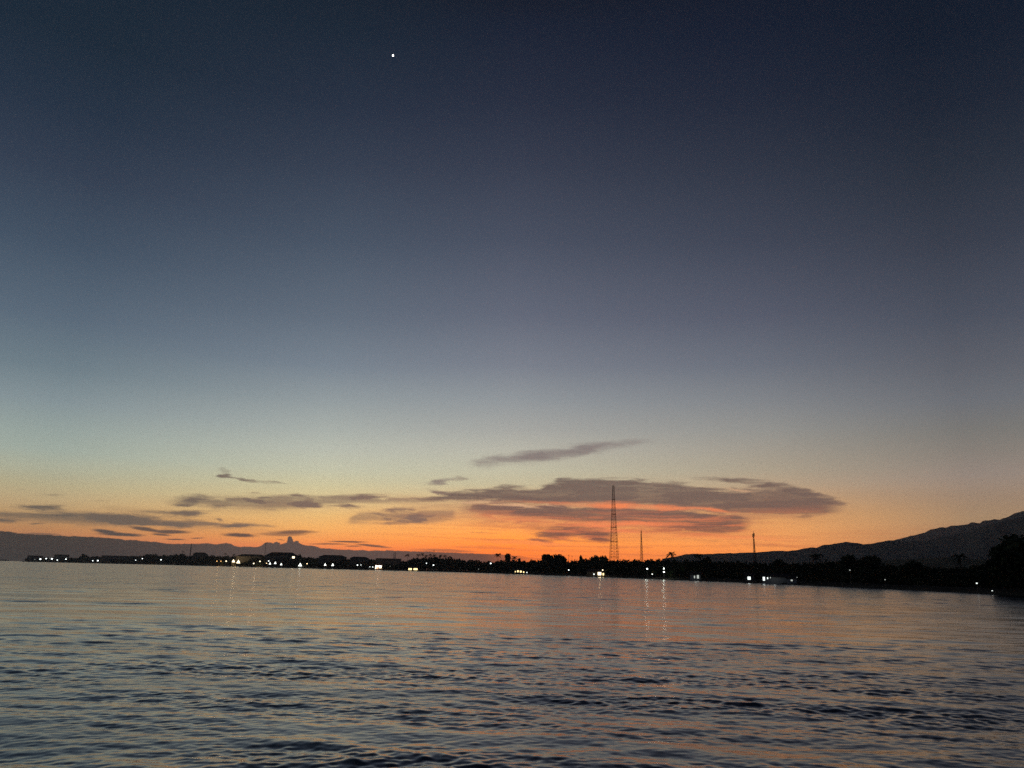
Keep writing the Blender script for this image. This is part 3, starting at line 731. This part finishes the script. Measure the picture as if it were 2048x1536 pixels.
# ------------------------------------------------------------------ buildings
def house(px, D, w, d, wall_h, roof_h, label, windows=(), roof='hip', wm=None, rm=None, cat='building', name='building', rz=0., group=None, over=.5, z0=None):
    p = base(px, D); az = math.atan2(p.x, p.y)
    if z0 is not None: p.z = z0
    t = empty(name, p, -az+rz, label, cat, group)
    wm = wm or M_wall; rm = rm or M_roof
    mb = MB(); mb.box(-w/2, w/2, 0, d, -1.5, wall_h); mb.build('wall', wm, t)
    mb = MB(); o = over; z = wall_h+.004; e = z+.18
    if roof == 'flat':
        mb.box(-w/2-o, w/2+o, -o, d+o, z, z+roof_h)
    else:
        ins = min(d/2+o, w*.2) if roof == 'hip' else 0
        xs = (-w/2-o, w/2+o); ys = (-o, d+o); ym = d/2
        v = [(xs[0],ys[0],z),(xs[1],ys[0],z),(xs[1],ys[1],z),(xs[0],ys[1],z),(xs[0],ys[0],e),(xs[1],ys[0],e),(xs[1],ys[1],e),(xs[0],ys[1],e),(xs[0]+ins,ym,e+roof_h),(xs[1]-ins,ym,e+roof_h)]
        f = [(0,3,2,1),(0,1,5,4),(1,2,6,5),(2,3,7,6),(3,0,4,7),(4,5,9,8),(6,7,8,9),(5,6,9),(7,4,8)]
        mb.add(v, f)
    mb.build('roof', rm, t)
    for (u, v, ww, hh, gm) in windows:
        mb = MB(); x = u*w/2
        mb.box(x-ww/2, x+ww/2, -.06, -.004, v-hh/2, v+hh/2)
        wn = mb.build('window', gm, t)
        fr = MB()
        fr.box(x-ww/2-.1, x-ww/2, -.09, -.004, v-hh/2-.1, v+hh/2+.1); fr.box(x+ww/2, x+ww/2+.1, -.09, -.004, v-hh/2-.1, v+hh/2+.1)
        fr.box(x-ww/2, x+ww/2, -.09, -.004, v+hh/2, v+hh/2+.1); fr.box(x-ww/2, x+ww/2, -.09, -.004, v-hh/2-.1, v-hh/2)
        fr.build('frame', M_bark, wn)
    return t
def by_px(x0, x1, D): return (x1-x0)/FPX*D
def hh(px, py, D): return at(px, py, D).z - ground_z(px, D)
# dark halls whose roofs stand against the clouds
def hall(x0, x1, top, eave, off, label, roof='hip', wins=(), **k):
    px = (x0+x1)/2; D = shore(x0)+off; w = by_px(x0, x1, D); He = hh(px, eave, D); Ht = hh(px, top, D)
    wins = [((a_-px)/((x1-x0)/2), hh(a_, b_, D), w_, h_, g_) for a_, b_, w_, h_, g_ in wins]
    return house(px, D, w, min(w*.6, 30), He, max(Ht-He, .3), label, wins, roof=roof, **k)
hall(532, 592, 1104.5, 1111.5, 45, 'largest dark hall with hip roof, beside the tall thin mast', wins=[(583, 1114.6, 4.4, 3.6, G_frontw)])
hall(474, 528, 1108.5, 1113, 40, 'hip roofed hall behind the glowing resort huts', rm=M_thatch)
hall(638, 690, 1110, 1114, 45, 'second large hip roofed hall, above a pair of glowing huts')
hall(700, 735, 1113.5, 1116.5, 40, 'long low hall left of the red lit house')
hall(752, 800, 1116.8, 1118.2, 45, 'flat roofed block carrying the short square mast', roof='flat')
hall(386, 410, 1104.8, 1108, 60, 'dark hip roofed building right of the faint mast')
hall(111, 133, 1109, 1111, 60, 'flat topped block on the far left headland', roof='flat')
hall(58, 80, 1111, 1113, 60, 'low block at the left tip of the headland', roof='flat')
hall(210, 268, 1111.5, 1112.5, 70, 'very long low shed on the left headland', roof='flat')
# lit houses near the water
D = shore(757)+8
house(757, D, 11, 8, 6.6, 1.6, 'two storey house lit red and white beside the water', [(-.55,4.9,3.2,2.4,G_front),(.35,5.2,5.0,1.6,G_front),(-.3,2.6,2.2,2.6,G_red),(.42,3.2,3.6,1.6,G_frontw),(-.75,2.8,1.4,3,G_frontw)], roof='hip')
D = shore(826)+8
house(826, D, 15, 8, 4.6, 1.8, 'low house with two wide yellow lit openings', [(-.52,1.9,4.6,2.4,G_winw),(.45,2.0,5.4,2.4,G_winw)], roof='hip')
D = shore(1043)+8
house(1043, D, 13, 8, 3.2, 1.6, 'low house with a row of small warm windows', [(-.85,1.6,.7,1.0,G_winw),(-.5,2.0,1.3,1.6,G_winw),(-.1,1.8,1.6,1.5,G_winw),(.3,1.4,1.0,1.2,G_winw),(.75,1.3,1.1,1.0,G_wing)], roof='gable')
D = shore(1200)+8
house(1194, D, 13, 7, 3.0, 1.6, 'beach house with warm lit veranda near the tallest tower', [(.25,1.9,2.2,1.9,G_frontw),(.62,1.6,1.0,1.4,G_winw),(-.3,1.5,.8,.8,G_wing)], roof='gable')
D = shore(1391)+6
house(1391, D, 4.6, 4, 2.2, 1.1, 'small pale house with dimly lit front below the mountain foot', [(.45,1.3,.9,1.5,G_dim),(-.2,1.2,.5,1.1,G_dim)], roof='gable', wm=M_wallw)
D = shore(1499)+6
house(1499, D, 3.6, 3, 2.3, .9, 'tiny hut with one bright white window', [(-.1,1.3,1.1,1.1,G_wing)], roof='gable')
D = shore(1556)+6
house(1556, D, 10.5, 5, 1.9, 1.1, 'long grey waterside house with bright left end', [(-.9,1.3,.7,1.3,G_wing),(-.66,1.5,.35,.6,G_wing),(-.48,1.7,.3,.4,G_dim)], roof='gable', wm=M_wallw)
D = shore(1582)+7
house(1583, D, 3.2, 3, 1.5, .7, 'little pale shed right of the long grey house', [(0,.9,.6,.5,G_dim)], roof='gable', wm=M_wallw)
# A-frame huts with glowing gables
def hut(px, py_apex, w_px, h_px, off, gm, label):
    D = shore(px)+off; w = .72*w_px/FPX*D; p = base(px, D); az = math.atan2(p.x, p.y)
    za = at(px, py_apex+h_px*.2, D).z - p.z; h = .76*h_px/FPX*D; zb = za-h
    t = empty('beach_hut', p, -az, label, 'hut', 'glowing huts along the shore')
    mb = MB(); s = .55
    v = [(-w/2-s,-.5,zb-.3),(0,-.5,za+s),(w/2+s,-.5,zb-.3),(-w/2-s,4,zb-.3),(0,4,za+s),(w/2+s,4,zb-.3),(-w/2,-.5,zb-.3),(0,-.5,za),(w/2,-.5,zb-.3),(-w/2,4,zb-.3),(0,4,za),(w/2,4,zb-.3)]
    f = [(0,1,4,3),(1,2,5,4),(6,9,10,7),(7,10,11,8),(0,6,7,1),(1,7,8,2),(3,4,10,9),(4,5,11,10),(0,3,9,6),(2,8,11,5)]
    mb.add(v, f); mb.build('roof', M_thatch, t)
    mb = MB(); mb.add([(-w/2*.94,-.1,zb),(w/2*.94,-.1,zb),(0,-.1,za-.1),(-w/2*.94,.1,zb),(w/2*.94,.1,zb),(0,.1,za-.1)], [(0,1,2),(3,5,4),(0,3,4,1),(1,4,5,2),(2,5,3,0)])
    mb.build('gable', gm, t)
    if zb > .5:
        mb = MB(); mb.box(-w/2*.9, w/2*.9, .2, 3.6, -1, zb-.31); mb.build('wall', M_wall, t)
    return t
HUTS = [(466,1117,8,7,10,G_frontw,'glowing hut, left of the amber resort pair'),
 (476,1117.5,10,8.5,8,G_frontw,'larger glowing hut, right of the amber resort pair'),
 (539.5,1123,6,5.5,10,G_front,'small white glowing hut nearest the tall thin mast'),
 (550,1121.5,6,6,9,G_front,'white glowing hut below the centre of the largest hall'),
 (562,1125,6,5,8,G_front,'low white glowing hut below the right half of the largest hall'),
 (600,1124,10,8,8,G_front,'widest white glowing hut, right below the largest hall'),
 (650,1125,6.5,6,8,G_front,'left hut of the white pair below the second hall'),
 (665,1125,7,6.5,8,G_front,'right hut of the white pair below the second hall'),
 (1328,1132.5,5,6,14,G_front,'glowing hut gable high on the bank right of the slim mast')]
for h_ in HUTS: hut(*h_)

# ------------------------------------------------------------------ lamps
def lamp(px, py, dia_px, gm, label, off=5, group='lamps along the shore'):
    D = shore(px)+off; c = at(px, py, D); b = base(px, D); az = math.atan2(b.x, b.y)
    z = max(c.z - b.z, .3); r = dia_px/FPX*D/2*(.52 if px < 400 else .55)
    t = empty('lamp', b, -az, label, 'lamp', group)
    z = max(z, r*1.05)
    mb = MB(); mb.ball((0, 0, z), r, r, r*.8, 12, 8); mb.build('bulb', gm, t, smooth=True)
    mb = MB(); mb.bar((0, r*1.2, 0), (0, r*1.2, z+r*1.0), max(.06, r*.12), max(.05, r*.1), 6)
    mb.bar((0, r*1.25, z+r*.98), (0, -.05, z+r*.98), max(.04, r*.08), n=5); mb.build('pole', M_steelg, t)
    mb = MB(); mb.bar((0, 0, z+r*.72), (0, 0, z+r*1.0), r*.75, r*.3, 10); mb.build('shade', M_steelg, t)
LAMPS = [
 (69,1118.7,2.2,G_dim,'faint first light at the left tip of the headland'),
 (80,1118.2,5,G_white,'second white light from the left tip of the headland'),
 (91.5,1117.2,4,G_white,'third white light from the headland tip'),
 (98,1116.2,2,G_dim,'faint light touching the bright fourth one on the headland'),
 (103,1117.6,5.4,G_white,'brightest white light in the headland cluster'),
 (114,1120,3.6,G_white,'low white light right of the brightest headland one'),
 (131,1118.3,4,G_white,'lower light of the stacked pair under the flat topped block'),
 (132,1116,2.6,G_dim,'upper faint light of the stacked pair under the flat topped block'),
 (185,1121.5,3.4,G_white,'smaller light of the pair right of the domed tree'),
 (195,1121.2,4.6,G_white,'brighter light of the pair right of the domed tree'),
 (270.5,1120.2,2.8,G_white,'small light at the right end of the long shed'),
 (283.5,1117.2,3.2,G_white,'higher light just right of the long shed'),
 (321,1119.6,4,G_white,'white light alone in the dark left wood before the faint mast'),
 (433,1122.2,3.6,G_amber,'leftmost amber lamp of the resort'),
 (441,1122.4,3.6,G_amber,'second amber lamp of the resort'),
 (451.5,1122.2,4.4,G_frontw,'pale yellow lamp left of the glowing resort huts'),
 (507,1127,4.4,G_frontw,'low warm lamp right of the resort huts'),
 (519,1122.6,4.4,G_frontw,'warm lamp left of the tall thin mast'),
 (536.5,1122,3.6,G_white,'white lamp above the small hut by the tall thin mast'),
 (532.5,1126.4,3,G_warm,'warm lamp left of the small hut by the tall thin mast'),
 (613.5,1127.4,4,G_warm,'warm orange lamp right of the widest glowing hut'),
 (714.5,1130.2,4.4,G_white,'bigger white lamp of a pair below the long low hall'),
 (721.5,1130,2.6,G_white,'smaller white lamp of a pair below the long low hall'),
 (739.5,1133.8,2.4,G_white,'faint low lamp left of the red lit house'),
 (745.5,1134,3,G_white,'low lamp touching the left side of the red lit house'),
 (780,1132.5,1.8,G_dim,'dim lamp right of the red lit house'),
 (852.5,1126.4,3.2,G_white,'white lamp left of the pair under the palm row'),
 (866.5,1130.2,4.4,G_white,'brighter white lamp of the pair under the palm row'),
 (957,1138.3,2.4,G_dim,'dim lamp low on the bank left of the bright single one'),
 (981,1126.8,5,G_white,'bright single white lamp below the lone palm'),
 (1137.5,1140,4.2,G_white,'round white lamp below the two thin poles'),
 (1189.5,1142.3,2.4,G_white,'small lamp on the left end of the beach house'),
 (1205.5,1140.2,4,G_frontw,'warm lamp above the beach house near the tallest tower'),
 (1294.5,1137.6,5.6,G_strong,'large white lamp below the slim mast'),
 (1304.5,1148.2,3.8,G_front,'low lamp between the two large lights below the slim mast'),
 (1328,1144,5.6,G_strong,'large white lamp directly under the hut gable on the bank'),
 (1594,1154.6,2.4,G_dim,'small dim lamp right of the little pale shed'),
 (1701,1140.3,4,G_dim,'dim lamp high on the dark bank below the mountain peak'),
 (1770,1159.3,3.4,G_dim,'dim lamp low on the dark right bank'),
 (1953,1166.5,4.8,G_wing,'white lamp near the right edge of the shore'),
 (1982,1184.3,3.2,G_wing,'small white light at the water edge by the huge tree'),
]
for L_ in LAMPS: lamp(*L_)
for px, py, w_, col in ((437,1121,9000,(1,.55,.18)),(471,1119,16000,(1,.7,.35)),(512,1123,9000,(1,.7,.4)),(600,1124,2500,(.95,1,.9)),(757,1127,2500,(1,.6,.4)),(1200,1139,250,(1,.75,.4)),(1292,1135,260,(.85,1,.85)),(1326,1137,280,(.85,1,.8)),(1549,1153,10,(.95,1,.95)),(1392,1147,14,(.95,1,.9))):
    D = shore(px)+1.0
    l = bpy.data.lights.new('lamp_light', 'POINT'); l.energy = w_; l.color = col; l.shadow_soft_size = .4
    lo = bpy.data.objects.new('lamp_light', l); C.objects.link(lo); lo.location = at(px, py, D)

# ------------------------------------------------------------------ moon
mc = ray(786, 111)*60000; mc.z += CAMH
mo = MB(); mo.ball((0, 0, 0), 56, 56, 76, 24, 14); moon = mo.build('moon', G_moon, smooth=True)
moon.location = mc; tag(moon, 'tiny bright white moon alone high in the dark blue sky', 'moon')

# ------------------------------------------------------------------ evening haze
if HZD:
    mb = MB(); mb.box(-HZR, HZR, -HZR, HZR, -1.5, HZT)
    hz = mb.build('haze', bpy.data.materials.new('haze')); tag(hz, kind='stuff')
    hm = hz.data.materials[0]; hm.use_nodes = True; t = hm.node_tree; t.nodes.clear()
    pv = N(t, 'ShaderNodeVolumePrincipled'); pv.inputs['Color'].default_value = (.98, .99, 1, 1); pv.inputs['Density'].default_value = HZD
    pv.inputs['Anisotropy'].default_value = .5
    mo_ = N(t, 'ShaderNodeOutputMaterial'); t.links.new(pv.outputs[0], mo_.inputs['Volume'])
